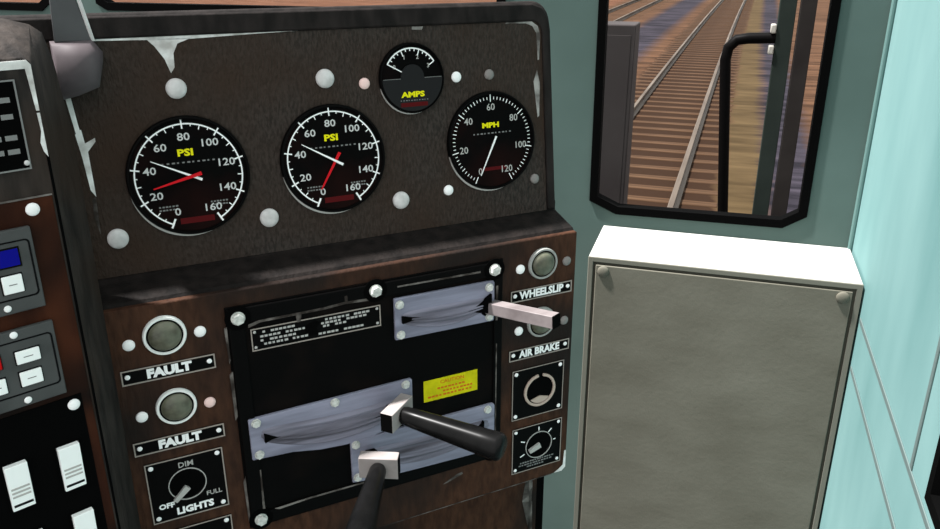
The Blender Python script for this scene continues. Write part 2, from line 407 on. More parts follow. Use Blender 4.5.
# ------------------------------------------------------------------ control desk (lower part + gauge housing)
cd = thing('control_desk', 'dark brown leather and wood driving desk holding the gauges and levers', 'control desk', LP @ T(0, 0, 0))
def lift(m): return LP.inverted() @ m
UW = .5955
b = MB()
b.T = Matrix(((0, 0, 1, 0), (0, 1, 0, 0), (-1, 0, 0, 0), (0, 0, 0, 1)))    # (in,z,u) -> (u,z,-in)
b.prism([(.006, .706), (.006, 1.088), (.010, 1.093), (.0565, 1.1057), (.0565, 1.12), (.20, 1.12), (.20, .706)], -.02, UW)
b.build('desk_body', 'darkshelf', cd, bevel=.003)
b = MB()
c = .006
b.prism([(-.015, .7035), (UW - c, .7035), (UW, .7035 + c), (UW, 1.0895), (-.015, 1.0895)], -.012, 0)
b.build('lower_panel', 'wood', cd, bevel=.002)
b = MB(); b.box(0.01, UW, .02, .7045, -.19, -.06); b.build('pedestal', 'wood', cd, bevel=.003)
b = MB(); b.box(UW - .014, UW + .001, .02, .703, -.18, -.0595); b.build('pedestal_edge', 'blackmatte', cd, bevel=.002)
# gauge housing
G2 = lift(GP)
out = [(-.14, -.004), (UW, -.004), (UW, .250)]
for k in range(1, 7):
    a = radians(90*k/6); out.append((UW - .026 + .026*cos(a), .2525 + .0285*sin(a)))
out.append((-.14, .2835))
b = MB(); b.T = G2; b.prism(out, -.10, 0); b.build('gauge_housing', 'hood', cd, bevel=.007, seg=4)
face = [(-.13, .001), (.5795, .001), (.5795, .238)]
for k in range(1, 6):
    a = radians(90*k/5); face.append((.5655 + .014*cos(a), .241 + .014*sin(a)))
face.append((-.13, .2562))
b = MB(); b.T = G2; b.prism(face, -.002, .0012); b.build('gauge_panel', 'leather', cd)
rim_o = [(-.13, .2795), (.566, .2775), (.581, .272), (.590, .258), (.592, .244), (.592, .002)]
rim_i = [(-.13, .2562), (.5655, .2555), (.5730, .2530), (.5785, .2460), (.5797, .238), (.5797, .002)]
b = MB(); b.T = G2
R = [[b.v((*p, 0)) for p in rim_o], [b.v((*p, .004)) for p in rim_o], [b.v((*p, .004)) for p in rim_i], [b.v((*p, 0)) for p in rim_i]]
for k in range(4):
    for j in range(5): b.bm.faces.new((R[k][j], R[k][j+1], R[(k+1) % 4][j+1], R[(k+1) % 4][j]))
b.bm.faces.new([R[k][0] for k in range(4)]); b.bm.faces.new([R[k][5] for k in range(4)])
b.build('padded_rim', 'hood', cd, bevel=.002)

def patch(frame, polys, mat='worn', z0=0., h=.0004, name='worn_patch'):
    for pl in polys:
        b = MB(); b.T = frame; b.prism(pl, z0, z0 + h); b.build(name, mat, cd, smooth=False)
# worn paint on the gauge housing
patch(G2, [[(.012, .2548), (.06, .2538), (.105, .2525), (.125, .252), (.21, .2548), (.262, .2560), (.10, .2585), (.03, .2575)],
           [(.088, .2535), (.095, .246), (.1035, .232), (.108, .217), (.1125, .223), (.1135, .238), (.119, .248), (.135, .2535)]], z0=.0012)
patch(G2, [[(.395, .2515), (.408, .2505), (.41, .2545), (.395, .2550)],
           [(.525, .2535), (.556, .2528), (.566, .2490), (.5715, .240), (.5725, .205), (.5745, .2060), (.5775, .238), (.574, .2490), (.565, .2548), (.528, .2550)],
           [(.5660, .168), (.5695, .130), (.572, .132), (.5745, .175), (.571, .192), (.565, .178)]], 'wornedge', z0=.0012)
patch(G2, [[(-.0010, .205), (.0040, .212), (.0075, .170), (.0085, .162), (.004, .160)],
           [(.0030, .160), (.0095, .165), (.0110, .150), (.0215, .155), (.0215, .151), (.0125, .141), (.0130, .092), (.0085, .100), (.0060, .135)]], 'worn', z0=.0012)
patch(G2, [[(.0085, .090), (.0125, .092), (.0110, .050), (.0075, .070)]], 'wornsoft', z0=.0012)

def rivet(frame, x, y, r, mat, z=0., h=None, name='rivet'):
    b = MB(); b.T = frame; b.dome(x, y, r, h or r*.55, z); return b.build(name, mat, cd)
for x, y in ((.111, .2004), (.0273, .0433), (.2796, .2002), (.1951, .0436), (.3635, .0429)): rivet(G2, x, y, .0112, 'rivet', .0012)
for x, y, m in ((.3281, .1911, 'pinkcap'), (.4513, .1909, 'whitecap'), (.4986, .191, 'greycap'), (.4308, .0474, 'whitecap'), (.5614, .0472, 'greycap')):
    rivet(G2, x, y, .0068, m, .0012)
I4 = Matrix.Identity(4)
for x, y, m in ((.0184, 1.0466, 'whitecap'), (.0936, 1.0473, 'whitecap'), (.0195, .9562, 'whitecap'), (.094, .9558, 'pinkcap'),
                (.5071, 1.0497, 'whitecap'), (.58, 1.0494, 'greycap'), (.5068, .9585, 'whitecap'), (.5801, .9599, 'greycap')):
    rivet(I4, x, y, .0066, m)
# black lever plate with raised border
b = MB(); b.box(.122, .480, .7655, 1.0706, 0, .0022); b.build('lever_plate', 'plate', cd, bevel=.001)
b = MB(); b.loop([(.124, .7675), (.478, .7675), (.478, 1.0686), (.124, 1.0686)], [(.1425, .7865), (.466, .7865), (.466, 1.0485), (.1425, 1.0485)], .0018, .0052)
b.build('raised_border', 'black', cd, bevel=.0016, seg=3)
for x, y in ((.1355, 1.0570), (.3013, 1.0599), (.4655, 1.0585), (.1360, .7780), (.4655, .7790)):
    b = MB(); b.cyl(x, y, .0150, .005, .0056, 24); b.build('bolt_pad', 'blackmatte', cd)
    b = MB(); b.hexbolt(x, y, .0072, .006, .0056); b.build('hex_bolt', 'steelbolt', cd, smooth=False)
patch(I4, [[(.1195, 1.045), (.1225, 1.047), (.1225, 1.005), (.1210, 1.0)], [(.1195, .985), (.1235, .99), (.1230, .93), (.1200, .925)],
           [(.1205, .835), (.1235, .845), (.1235, .785), (.1215, .775)]], 'wornsoft', z0=.0001, h=.003)
patch(I4, [[(.146, 1.0425), (.160, 1.0468), (.235, 1.0475), (.262, 1.0495), (.300, 1.0478), (.300, 1.0510), (.262, 1.0528), (.235, 1.0505), (.158, 1.0498), (.146, 1.0465)],
           [(.2025, 1.0378), (.2065, 1.0378), (.2085, 1.0470), (.2015, 1.0470)],
           [(.262, 1.0525), (.2655, 1.0525), (.2655, 1.0600), (.262, 1.0600)]], 'wornsoft', z0=.0052, h=.0003)
patch(I4, [[(.1540, .7880), (.200, .7900), (.325, .7895), (.325, .7875), (.200, .7875), (.16, .7850)],
           [(.1395, .7890), (.1425, .7890), (.1425, .8500), (.1410, .8500)],
           [(.4680, .985), (.4710, .985), (.4712, 1.035), (.4680, 1.035)], [(.4690, .81), (.4705, .81), (.4705, .95), (.4690, .95)],
           [(.330, 1.0585), (.445, 1.0575), (.445, 1.0600), (.330, 1.0605)]], 'wornsoft', z0=.0052, h=.0003)
patch(I4, [[(.3900, .7440), (.3960, .7445), (.4210, .7520), (.4200, .7555), (.4120, .7545)], [(.415, .768), (.442, .771), (.4440, .7755), (.436, .7745)]], 'wornsoft', z0=0, h=.0003)
patch(I4, [[(.575, .7050), (.588, .7045), (.5945, .7105), (.5945, .7400), (.5915, .7400), (.590, .7150), (.582, .7090)]], 'worn', z0=0, h=.0005)
patch(I4, [[(.30, .7040), (.57, .7040), (.57, .7050), (.30, .7050)]], 'wornsoft', z0=0, h=.0005)
patch(I4, [[(.566, .690), (.572, .690), (.574, .640), (.571, .625), (.556, .620), (.556, .616), (.574, .612), (.576, .55), (.570, .55)]], 'wornsoft', z0=-.0596, h=.0005)

# ------------------------------------------------------------------ gauges
def dial(name, label, x, y, R, kind):
    g = thing(name, label, 'gauge', GP @ T(x - .0016, y + .0010, .0012), 'round dial gauges on the leather panel')
    b = MB(); b.lathe([(R, 0), (R, .004), (R*.985, .0062), (R*.955, .0066), (R*.940, .0050), (R*.936, .0030)], seg=72)
    bz = b.build('bezel', 'black', g)
    b = MB(); b.ring(0, 0, R*.992, R*1.035, 0, .0035, 188, 292, 48, True); s = b.build('bezel_glint', 'dullmark', g); s['label'] = 'pale painted bezel highlight'  # highlight on the lower left of the bezel, made as a pale arc
    b = MB(); b.cyl(0, 0, R*.934, .0026, .0036, 72); b.build('dial_face', 'dialface', g)
    z = .0036; sc = MB(); nu = MB()
    if kind == 'psi':
        A = lambda v: radians(91.5 + (80 - v)/20*38.3)
        sc.ring(0, 0, R*.855, R*.880, z, z + .0003, math.degrees(A(160)), math.degrees(A(0)), 90)
        for v in range(0, 161, 5):
            a = A(v)
            r0, r1, w = (.79, .97, .0016) if v % 20 == 0 else ((.79, .86, .0011) if v % 10 == 0 else (.825, .86, .0011))
            if v in (0, 160): w = .0021; r0, r1 = .77, .965
            sc.bar((R*r0*cos(a), R*r0*sin(a)), (R*r1*cos(a), R*r1*sin(a)), w, z, z + .0007 if v % 20 == 0 else z + .0003)
        for v in range(0, 161, 20):
            a = A(v); nu.text(str(v), R*.635*cos(a), R*.65*sin(a), .0118, z, .00012, .00015, sx=1.2)
        yl = ('PSI', .0105, .39); band = (-.25, .31, -.80, -.70)
    elif kind == 'mph':
        A = lambda v: radians(90 + (60 - v)*2.55)
        for v in range(0, 121, 2):
            a = A(v)
            r0, r1, w = (.79, .94, .0012) if v % 20 == 0 else ((.82, .90, .0010) if v % 10 == 0 else (.835, .89, .0009))
            sc.bar((R*r0*cos(a), R*r0*sin(a)), (R*r1*cos(a), R*r1*sin(a)), w, z, z + .0003)
        for v in range(0, 121, 20):
            a = A(v); nu.text(str(v), R*.665*cos(a), R*.68*sin(a), .0125, z, .00012, .00008)
        yl = ('MPH', .0090, .32); band = (-.30, .33, -.60, -.53)
    else:
        sc.ring(0, 0, R*.82, R*.86, z, z + .0003, 32, 150, 50)
        for k in range(13):
            a = radians(150 - 118*k/12)
            r0 = .66 if k in (0, 4, 8, 12) else .76
            sc.bar((R*r0*cos(a), R*r0*sin(a)), (R*.83*cos(a), R*.83*sin(a)), .0012, z, z + .0003)
        for k, t in ((0, '0'), (4, '1'), (8, '2'), (12, '3')):
            a = radians(148 - 116*k/12); nu.text(t, R*.62*cos(a), R*.62*sin(a), .0075, z, .00012, .0001)
        yl = ('AMPS', .0090, -.46); band = (-.42, .42, -.80, -.68)
        b = MB()
        pl = [(R*.93*cos(radians(t)), R*.93*sin(radians(t))) for t in range(180, 361, 6)]
        pl += [(R*.36, 0)] + [(R*.36*cos(radians(t)), R*.03 + R*.36*sin(radians(t))) for t in range(0, 181, 12)] + [(-R*.36, 0)]
        b.prism(pl, z, z + .0022); b.build('lower_cover', 'dialgrey', g)
        b = MB(); b.bar((-R*.9, 0), (-R*.37, 0), .0006, z + .0022, z + .0025); b.bar((R*.37, 0), (R*.9, 0), .0006, z + .0022, z + .0025); b.build('cover_edge', 'greymark', g)
    zt = z + (.0022 if kind == 'amps' else 0)
    sc.build('scale', 'white', g, smooth=False); nu.build('numerals', 'dullmark' if kind != 'psi' else 'numeral', g, smooth=False)
    b = MB(); b.text(yl[0], -R*.02, R*yl[2], yl[1], zt, .00012, .0004, sx=1.4); b.build('legend', 'yellow', g, smooth=False)
    b = MB()
    for k in range(11):
        w = R*(.03 + .02*((k*7) % 3)/2); x0 = -R*.42 + k*R*.082
        b.box(x0, x0 + w, R*(yl[2] - .17), R*(yl[2] - .145), zt, zt + .0002)
    if kind == 'psi':
        for sx0, ww in ((-.56, .32), (.28, .30)):
            for row in range(2):
                for k in range(6):
                    x0 = R*(sx0 + ww*k/6); b.box(x0, x0 + R*ww/6*(.55 + .1*((k+row) % 3)), R*(-.49 - .055*row), R*(-.465 - .055*row), zt, zt + .0002)
    b.build('small_print', 'greymark', g, smooth=False)
    b = MB(); b.box(R*band[0], R*band[1], R*band[2], R*band[3], zt, zt + .0002); b.build('red_band', 'redink', g)
    return g
def needle(g, tail, tip, w0, w1, mat, z):
    b = MB(); t = Vector(tail); p = Vector(tip); b.bar(tail, tip, (w0, w1), z, z + .0008)
    return b.build('needle', mat, g, smooth=False)
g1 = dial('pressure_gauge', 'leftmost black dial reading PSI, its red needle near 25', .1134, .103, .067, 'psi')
needle(g1, (.0125, -.0052), (-.0395, .0205), .0030, .0007, 'white', .0062); needle(g1, (.0125, .0022), (-.0405, -.0102), .0042, .0012, 'red', .0074)
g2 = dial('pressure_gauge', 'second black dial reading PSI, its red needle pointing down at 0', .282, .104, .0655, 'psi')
needle(g2, (.0095, -.0074), (-.039, .0214), .0030, .0008, 'white', .0074); needle(g2, (.0068, .0075), (-.0200, -.0348), .0036, .0016, 'red', .0062)
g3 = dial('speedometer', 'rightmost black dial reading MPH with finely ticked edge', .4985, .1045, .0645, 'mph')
needle(g3, (.0050, .0060), (-.0205, -.0440), .0026, .0008, 'white', .0062)
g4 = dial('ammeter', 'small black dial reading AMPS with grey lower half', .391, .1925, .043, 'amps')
needle(g4, (-.0135, .0082), (-.0320, .0185), .0012, .0012, 'white', .0041)
g3['group'] = g1['group']

# ------------------------------------------------------------------ indicator lamps and legend plates
def lamp(label, x, y, r, ring):
    g = thing('indicator_lamp', label, 'lamp', LP @ T(x, y, 0), 'round indicator lamps on the desk')
    b = MB(); b.lathe([(r, 0), (r, .003), (r*.96, .0045), (r*.86, .0045), (r*.83, .003)], seg=48); b.build('ring', ring, g)
    b = MB(); b.ring(0, 0, r*.74, r*.835, .001, .0036); b.build('socket', 'blackmatte', g)
    b = MB(); b.lathe([(r*.76, .002), (r*.76, .0040), (r*.70, .0060), (r*.50, .0080), (r*.25, .0089), (r*.02, .0091)], seg=40); b.build('lens', 'lens', g)
    return g
lamp('upper left indicator lamp with white ring, above the higher FAULT plate', .0561, 1.0513, .0232, 'lampring')
lamp('lower left indicator lamp with white ring, between the two FAULT plates', .0573, .961, .0224, 'lampring')
lamp('grey-ringed indicator lamp above the WHEELSLIP plate', .5413, 1.0528, .0222, 'lampring2')
lamp('indicator lamp half hidden behind the steel lever, above the AIR BRAKE plate', .5420, .9657, .0222, 'lampring2')

def plate(name, label, x0, x1, y0, y1, cat='sign', group=None, line=.0016):
    g = thing(name, label, cat, LP @ T((x0+x1)/2, (y0+y1)/2, 0), group)
    w, h = (x1-x0)/2, (y1-y0)/2
    b = MB(); b.box(-w, w, -h, h, 0, .0015); b.build('plate', 'black', g)
    b = MB(); b.frame(-w, w, -h, h, line, .0012, .0020); b.build('border', 'outline', g)
    return g, w, h
NG = 'white-lettered name plates'
def nameplate(txt, label, x0, x1, y0, y1, size, sx=1., bold=.0009, mat='white', scr=True):
    g, w, h = plate('name_plate', label, x0, x1, y0, y1, 'sign', NG)
    b = MB(); b.text(txt, 0, -.0002, size, .0015, .0002, bold, sx=sx); b.build('lettering', mat, g, smooth=False)
    if scr:
        for s in (-1, 1):
            b = MB(); b.dome(s*(w - .0065), .0008, .0030, .0016, .0015, 14); b.build('screw', 'whitecap', g)
    return g
nameplate('FAULT', 'upper FAULT plate, directly under the higher left lamp', .0052, .1058, .9992, 1.0174, .0145, 1.12)
nameplate('FAULT', 'lower FAULT plate, directly above the LIGHTS switch', .0052, .1062, .9072, .9250, .0145, 1.12)
nameplate('WHEELSLIP', 'WHEELSLIP plate under the upper right lamp', .4928, .5892, 1.0030, 1.0200, .0150, .92, .0006, 'white')
nameplate('AIR BRAKE', 'AIR BRAKE plate under the steel lever', .4920, .5894, .9138, .9305, .0150, .90, .0006, 'white')

def corners(g, w, h, ins, r=.0030, mat='whitecap'):
    for sx in (-1, 1):
        for sy in (-1, 1):
            b = MB(); b.dome(sx*(w - ins), sy*(h - ins), r, .0016, .0015, 14); b.build('screw', mat, g)
# dimmer switch
g, w, h = plate('light_switch', 'square black rotary dimmer plate marked DIM, OFF, FULL and LIGHTS', .0128, .1007, .8100, .8935, 'switch', line=.0014)
corners(g, w, h, .0065)
b = MB(); b.ring(.000, .0035, .0207, .0217, .0015, .0026); b.build('knob_ring', 'dullmark', g)
b = MB(); b.lathe([(.0188, .0015), (.0182, .0022), (.017, .0024)], (0, .0035), 40); b.build('knob', 'blackmatte', g)
b = MB(); b.bar((-.0005, .0005), (-.0165, -.0150), (.0075, .0050), .0020, .0060); b.build('pointer', 'dullmark', g, smooth=False)
b = MB(); b.text('DIM', .001, .0305, .0100, .0015, .0002, .0001); b.text('FULL', .0285, -.0175, .0085, .0015, .0002, .0001); b.build('small_lettering', 'dullmark', g, smooth=False)
b = MB(); b.text('LIGHTS', .005, -.0320, .0125, .0015, .0002, .0006, sx=1.05); b.text('OFF', -.0265, -.0205, .0095, .0015, .0002, .0004, sx=1.05); b.build('lettering', 'white', g, smooth=False)
# plate below, cut by the picture edge
g, w, h = plate('switch_plate', 'black plate below the LIGHTS switch, only its top corner visible', .0128, .1014, .7120, .7950, 'switch', line=.0014)
corners(g, w, h, .0065)
b = MB(); b.ring(0, .003, .0198, .0208, .0015, .0022); b.build('knob_ring', 'dullmark', g)
b = MB(); b.lathe([(.0188, .0015), (.0182, .0022), (.017, .0024)], (0, .003), 40); b.build('knob', 'blackmatte', g)
# ring plate on the right
g, w, h = plate('push_switch', 'black plate with a pale ring and beige button, under AIR BRAKE', .4980, .5826, .8172, .8975, 'switch', line=.0011)
corners(g, w, h, .0062, .0030)
b = MB(); b.ring(.002, .0015, .0218, .0258, .0015, .0050, 96, 440, 64); b.build('guard_ring', 'beige', g, bevel=.001)
b = MB(); b.lathe([(.0215, .0015), (.0215, .0030)], (.002, .0015), 40); b.build('recess', 'blackmatte', g)
b = MB(); b.prism([(.002 + .0200*cos(radians(t)), .0015 + .0200*sin(radians(t))) for t in range(222, 319, 6)] + [(.009, -.0095), (.002, -.0075), (-.005, -.0095)], .0025, .0048); b.build('button', 'beige', g)
# rotary selector on the right
g, w, h = plate('rotary_switch', 'black plate with a small pointer knob and radial marks, lowest on the right', .5000, .5835, .7255, .8015, 'switch', line=.0011)
corners(g, w, h, .0058, .0026)
b = MB(); b.ring(.0030, .0020, .0213, .0223, .0015, .0026); b.build('knob_ring', 'dullmark', g)
b = MB(); b.lathe([(.0208, .0015), (.0204, .0020), (.0190, .0022)], (.0030, .0020), 40); b.build('knob', 'blackmatte', g)
b = MB(); b.bar((.0040, .0025), (-.0140, -.0045), (.0085, .0060), .0020, .0060); b.build('pointer', 'dullmark', g, smooth=False)
b = MB()
for a, r0, r1 in ((204, .0265, .0345), (158, .026, .033), (92, .0235, .0300), (46, .0225, .0300), (3, .0245, .0285)):
    b.bar((.0035 + r0*cos(radians(a)), .0025 + r0*sin(radians(a))), (.0035 + r1*cos(radians(a)), .0025 + r1*sin(radians(a))), .0016, .0015, .0019)
b.build('marks', 'white', g, smooth=False)
b = MB()
for row, (n, w0, w1) in enumerate(((14, -.028, .030), (12, -.030, .027), (7, -.016, .013))):
    for k in range(n):
        x0 = w0 + (w1 - w0)*k/n; b.box(x0, x0 + (w1-w0)/n*(.6 + .2*((k*5+row) % 3)/2), -.0238 - .0042*row, -.0218 - .0042*row, .0015, .0018)
b.build('small_print', 'greymark', g, smooth=False)

# instruction plate (unreadable fine print in the photograph: rows of strokes)
g, w, h = plate('instruction_plate', 'long black plate with rows of fine white print at the top of the lever plate', .1480, .3070, 1.0108, 1.0394, 'sign', line=.0014)
for o in kids(g): o.location.z = .0022
b = MB()
rows = [(-.066, -.022, .0085, 9), (-.069, -.014, .0030, 11), (-.069, -.020, -.0022, 9), (-.070, -.012, -.0072, 12),
        (.004, .066, .0088, 12), (.004, .062, .0045, 11), (.006, .036, .0005, 6), (.000, .058, -.0085, 11)]
for x0, x1, yy, n in rows:
    for k in range(n):
        if (k*3 + n) % 7 == 5: continue
        a = x0 + (x1-x0)*k/n; b.box(a, a + (x1-x0)/n*(.55 + .3*random.random()), yy - .0013, yy + .0013, .0037, .0040)
b.build('small_print', 'dullmark', g, smooth=False)
b = MB(); b.prism([(-.014, .006), (-.004, .0105), (.003, .007), (-.002, 0), (.001, -.008), (-.010, -.009), (-.016, -.002)], .0037, .0039); b.build('ink_blot', 'blackmatte', g)
for sx in (-1, 1):
    for sy in (-1, 1):
        b = MB(); b.dome(sx*(w-.0045), sy*(h-.0045), .0019, .001, .0037, 12); b.build('screw', 'dullmark', g)
# caution sticker
g = thing('caution_sticker', 'yellow rectangular sticker headed CAUTION on the black lever plate', 'sign', LP @ T(.4025, .9006, .0022))
b = MB(); b.box(-.0397, .0397, -.0158, .0158, 0, .0006); b.build('sticker', 'caution', g)
b = MB(); b.text('CAUTION', .002, .0095, .0075, .0006, .0001, .0001, sx=1.05); b.build('lettering', 'orangeink', g, smooth=False)
b = MB()
for yy, x0, x1, n in ((.0010, -.020, .022, 8), (-.0045, -.012, .034, 9), (-.0098, -.034, .033, 12)):
    for k in range(n):
        a = x0 + (x1-x0)*k/n; b.box(a, a + (x1-x0)/n*(.55 + .3*random.random()), yy - .0013, yy + .0013, .0006, .0008)
b.build('small_print', 'orangeink', g, smooth=False)

# ------------------------------------------------------------------ slotted lilac cover plates
def slot_cover(label, outline, sx0, sx1, zc, hl, sag, wedges, bolts):
    g = thing('slot_cover', label, 'cover plate', LP @ T(-.0015, .0012, .0022), 'lilac-grey lever slot covers')
    b = MB(); b.prism(outline, 0, .0052); b.build('plate', 'lilac', g, bevel=.0012)
    for side in (1, -1):       # upper and lower rubber lips, bulging outwards and sagging
        b = MB(); nx, ny = 28, 8; V = []
        for i in range(nx+1):
            s = i/nx; x = sx0 + (sx1-sx0)*s; c0 = zc(s) - sag*sin(pi*s)
            row = []
            for j in range(ny+1):
                t = j/ny; y = c0 + side*hl*t*(.35 + .65*sin(pi*s)**.6)
                row.append(b.v((x, y, .0046 + .0055*sin(pi*(1 - t)*.5 + .001)*min(1, 3*sin(pi*s)) + .0022*sin(t*10 + side)*sin(pi*s))))
            V.append(row)
        for i in range(nx):
            for j in range(ny): b.bm.faces.new((V[i][j], V[i+1][j], V[i+1][j+1], V[i][j+1]))
        b.build('rubber_lip', 'liplilac', g)
    for wd in wedges:
        b = MB(); b.prism(wd, .0052, .0102); b.build('slot_gap', 'blackmatte', g, smooth=False)
    for x, y in bolts:
        b = MB(); b.hexbolt(x, y, .0052, .0040, .0052); b.build('bolt', 'steelbolt', g, smooth=False)
    return g
slot_cover('upper lilac slot cover with the square steel lever in it',
           [(.3258, .9862), (.4645, .9850), (.4665, .9870), (.4665, 1.0400), (.4645, 1.0428), (.3258, 1.0432)],
           .334, .460, lambda s: 1.0150 - .002*s, .016, .005,
           [[(.3345, 1.0185), (.3345, 1.0095), (.352, 1.0125), (.3700, 1.0120), (.352, 1.0155)],
            [(.4250, 1.0090), (.4420, 1.0150), (.4600, 1.0260), (.4600, .9990), (.4420, 1.0030)]],
           [(.3325, 1.0346), (.3330, .9930), (.4581, 1.0347), (.4585, .9925)])
slot_cover('left lilac slot cover with a curved lower edge and the sideways black lever',
           [(.1350, .8655), (.1846, .8630), (.220, .8560), (.2537, .8535), (.2900, .8560), (.3467, .8680), (.3467, .9255), (.3440, .9270), (.1350, .9225)],
           .146, .340, lambda s: .8985 - .004*s, .020, .012,
           [[(.1515, .9005), (.1515, .8885), (.1600, .8920), (.1735, .8930), (.1640, .8950)], [(.290, .8860), (.312, .8960), (.325, .8960), (.325, .8800), (.305, .8830)]],
           [(.1439, .9165), (.2421, .9192), (.337, .9208), (.1439, .8720)])
slot_cover('lowest lilac slot cover, partly behind the two black-gripped levers',
           [(.2590, .7930), (.300, .7880), (.3500, .7860), (.4400, .7835), (.4689, .7850), (.4689, .8550), (.4660, .8580), (.2590, .8560)],
           .272, .462, lambda s: .8285 - .002*s, .020, .010,
           [[(.432, .8230), (.4500, .8360), (.4500, .8180)], [(.275, .8330), (.290, .8300), (.275, .8200)]],
           [(.2657, .8500), (.2657, .8000), (.4574, .8510), (.4574, .7920)])

# ------------------------------------------------------------------ levers
la = thing('control_lever', 'plain square steel lever sticking out beside the WHEELSLIP plate', 'lever', LP @ T(.4545, 1.0059, 0))
b = MB(); b.tube([(0, 0, -.004), (.048, .0110, .1000)], [.0080, .0085], square=True); b.build('bar', 'steel', la, bevel=.0009)
b = MB(); b.tube([(.0479, .01098, .0999), (.0484, .0111, .1010)], [.0084, .0082], square=True); b.build('end_face', 'blackmatte', la)  # steel end coloured black to stand for its unlit shade
b = MB(); b.cyl(0, 0, .0105, .002, .0080, 20); b.build('collar', 'blackmatte', la)
def grip_lever(label, ang, C0, L, blk, r0, r1, root, pitch, dark):
    # ang: swing of the lever about the vertical; C0: block centre
    g = thing('control_lever', label, 'lever', LP @ T(root[0], root[1], 0), 'levers with round black grips')
    c = Vector(C0) - Vector((root[0], root[1], 0))
    rot = Matrix.Rotation(radians(ang), 4, 'Y')
    F = Matrix.Translation(c) @ rot
    b = MB(); p = Vector((0, 0, -.004)); q = c - (rot @ Vector((0, 0, .006))); b.tube([p, q], [.0065, .0065], square=True); b.build('shaft', 'blackmatte', g, bevel=.0006)
    b = MB(); b.T = F; w, h, t = blk; b.box(-w, w, -h, h, -t, t); b.build('block', 'blocksteel', g, bevel=.0009)
    b = MB(); b.T = F; b.box(dark*w - .0004, dark*w + .0004, -h + .0006, h - .0006, -t + .0006, t - .0006); b.build('end_plate', 'blackmatte', g)
    b = MB(); b.T = F @ Matrix.Rotation(radians(pitch), 4, 'X')
    prof = [(r0*.82, t - .002), (r0, t + .004)] + [(r0 + (r1-r0)*k/6, t + .004 + (L-.012)*k/6) for k in range(1, 7)]
    zE = t + .004 + L - .012
    prof += [(r1*.965, zE + .0035), (r1*.86, zE + .0065), (r1*.66, zE + .0085), (r1*.3, zE + .0092)]
    b.lathe(prof, (0, 0), 36); b.build('grip', 'grip', g, ang=50)
    return g
grip_lever('black-gripped lever pointing right across the lowest slot cover', 39.5, (.3095, .9055, .0420), .136, (.0265, .0130, .0085), .0118, .0175, (.3180, .8860), 5, -1)
grip_lever('black-gripped lever pointing down towards the bottom edge', -30, (.2770, .8495, .0600), .142, (.0245, .0145, .0085), .0105, .0178, (.2830, .8280), 0, 1)

# ------------------------------------------------------------------ grey warning horn handle at the left end
hn = thing('horn_handle', 'grey faceted handle with a tall tapering blade at the left end of the gauge panel', 'handle', GP @ T(.018, .23, .0012))
b = MB()
def octo(pts, z): return [(x, y, z) for x, y in pts]
base = [(-.0235, .026), (.0165, .026), (.0250, .013), (.0238, .003), (.0165, -.0225), (-.004, -.030), (-.0235, -.034)]
cen = (-.002, -.002)
def scl(k, dz, dx=0): return [((cen[0] + (x-cen[0])*k + dx) if x > -.01 else x + (1-k)*.008, cen[1] + (y-cen[1])*k, dz) for x, y in base]
b.loft([scl(.96, 0), scl(1., .004), scl(.97, .014), scl(.78, .026), scl(.40, .033)]); b.build('body', 'horn', hn, ang=75)
b = MB()
b.loft([[(-.0190, .024, .004), (.0165, .024, .004), (.0165, .024, .014), (-.0190, .024, .018)],
        [(-.0165, .070, .004), (.0065, .070, .004), (.0065, .070, .012), (-.0165, .070, .016)],
        [(-.0150, .150, .005), (-.004, .150, .005), (-.004, .150, .011), (-.0150, .150, .013)]])
b.build('blade', 'blade', hn, bevel=.0012)
b = MB(); b.loft([[(.0150, .024, .0135), (.0172, .024, .0105), (.0172, .024, .0035), (.0192, .024, .0035), (.0192, .024, .0115), (.0165, .024, .0150)],
                  [(-.0055, .150, .0105), (-.0035, .150, .0085), (-.0035, .150, .0045), (-.0020, .150, .0045), (-.0020, .150, .0095), (-.0045, .150, .0120)]])
b.build('blade_edge', 'rivet', hn)

# ------------------------------------------------------------------ side console (left)
sc_ = thing('side_console', 'dark leather side console at the left edge with worn white corners', 'control desk', LM)
front = [(-.34, 1.3625), (-.006, 1.3625), (-.001, 1.3590), (0, 1.352), (-.0005, 1.28), (0, 1.117), (0, .99), (0, .10)]
back = [(-.34, 1.3905), (-.0007, 1.3903), (.0191, 1.3858), (.0311, 1.3771), (.0365, 1.3550), (.0400, 1.30), (.0415, 1.10), (.0360, .10)]
back = [(-.34, 1.3905), (.004, 1.3900), (.0220, 1.3845), (.0318, 1.3765), (.0372, 1.3500), (.0430, 1.2770), (.0415, 1.0800), (.0360, .10)]
closed = lambda P: P + [(-.34, .10)]
b = MB(); b.loft([[(x, y, -.105) for x, y in closed(back)], [(x, y, -.0659) for x, y in closed(back)],
                  [(x, y, 0) for x, y in closed(front)]]); b.build('console_body', 'side_leather', sc_, bevel=.0015)
b = MB(); b.box(-.32, -.0035, .30, 1.2427, -.001, .0015); b.build('wood_panel', 'redwood', sc_, bevel=.0008)
b = MB(); b.box(-.32, -.0035, 1.2427, 1.2440, 0, .0018); b.build('panel_edge', 'wornsoft', sc_)
b = MB(); b.box(-.31, -.0125, .32, 1.0430, .0010, .0024); b.build('switch_panel', 'blackmatte', sc_)
b = MB(); b.box(-.0016, .0006, .10, 1.279, -.001, .0008); b.build('corner_strip', 'blackmatte', sc_)
def spatch(pl, mat):
    b = MB(); b.prism(pl, .0001, .0010); b.build('worn_patch', mat, sc_, smooth=False)
spatch([(-.30, 1.3610), (-.0035, 1.3610), (-.0005, 1.357), (-.0005, 1.318), (-.0030, 1.318), (-.0055, 1.3540), (-.30, 1.3550)], 'worn')
spatch([(-.0005, 1.316), (-.0030, 1.316), (-.0022, 1.300), (-.0045, 1.2900), (-.0030, 1.2820), (-.0003, 1.2770)], 'worn')
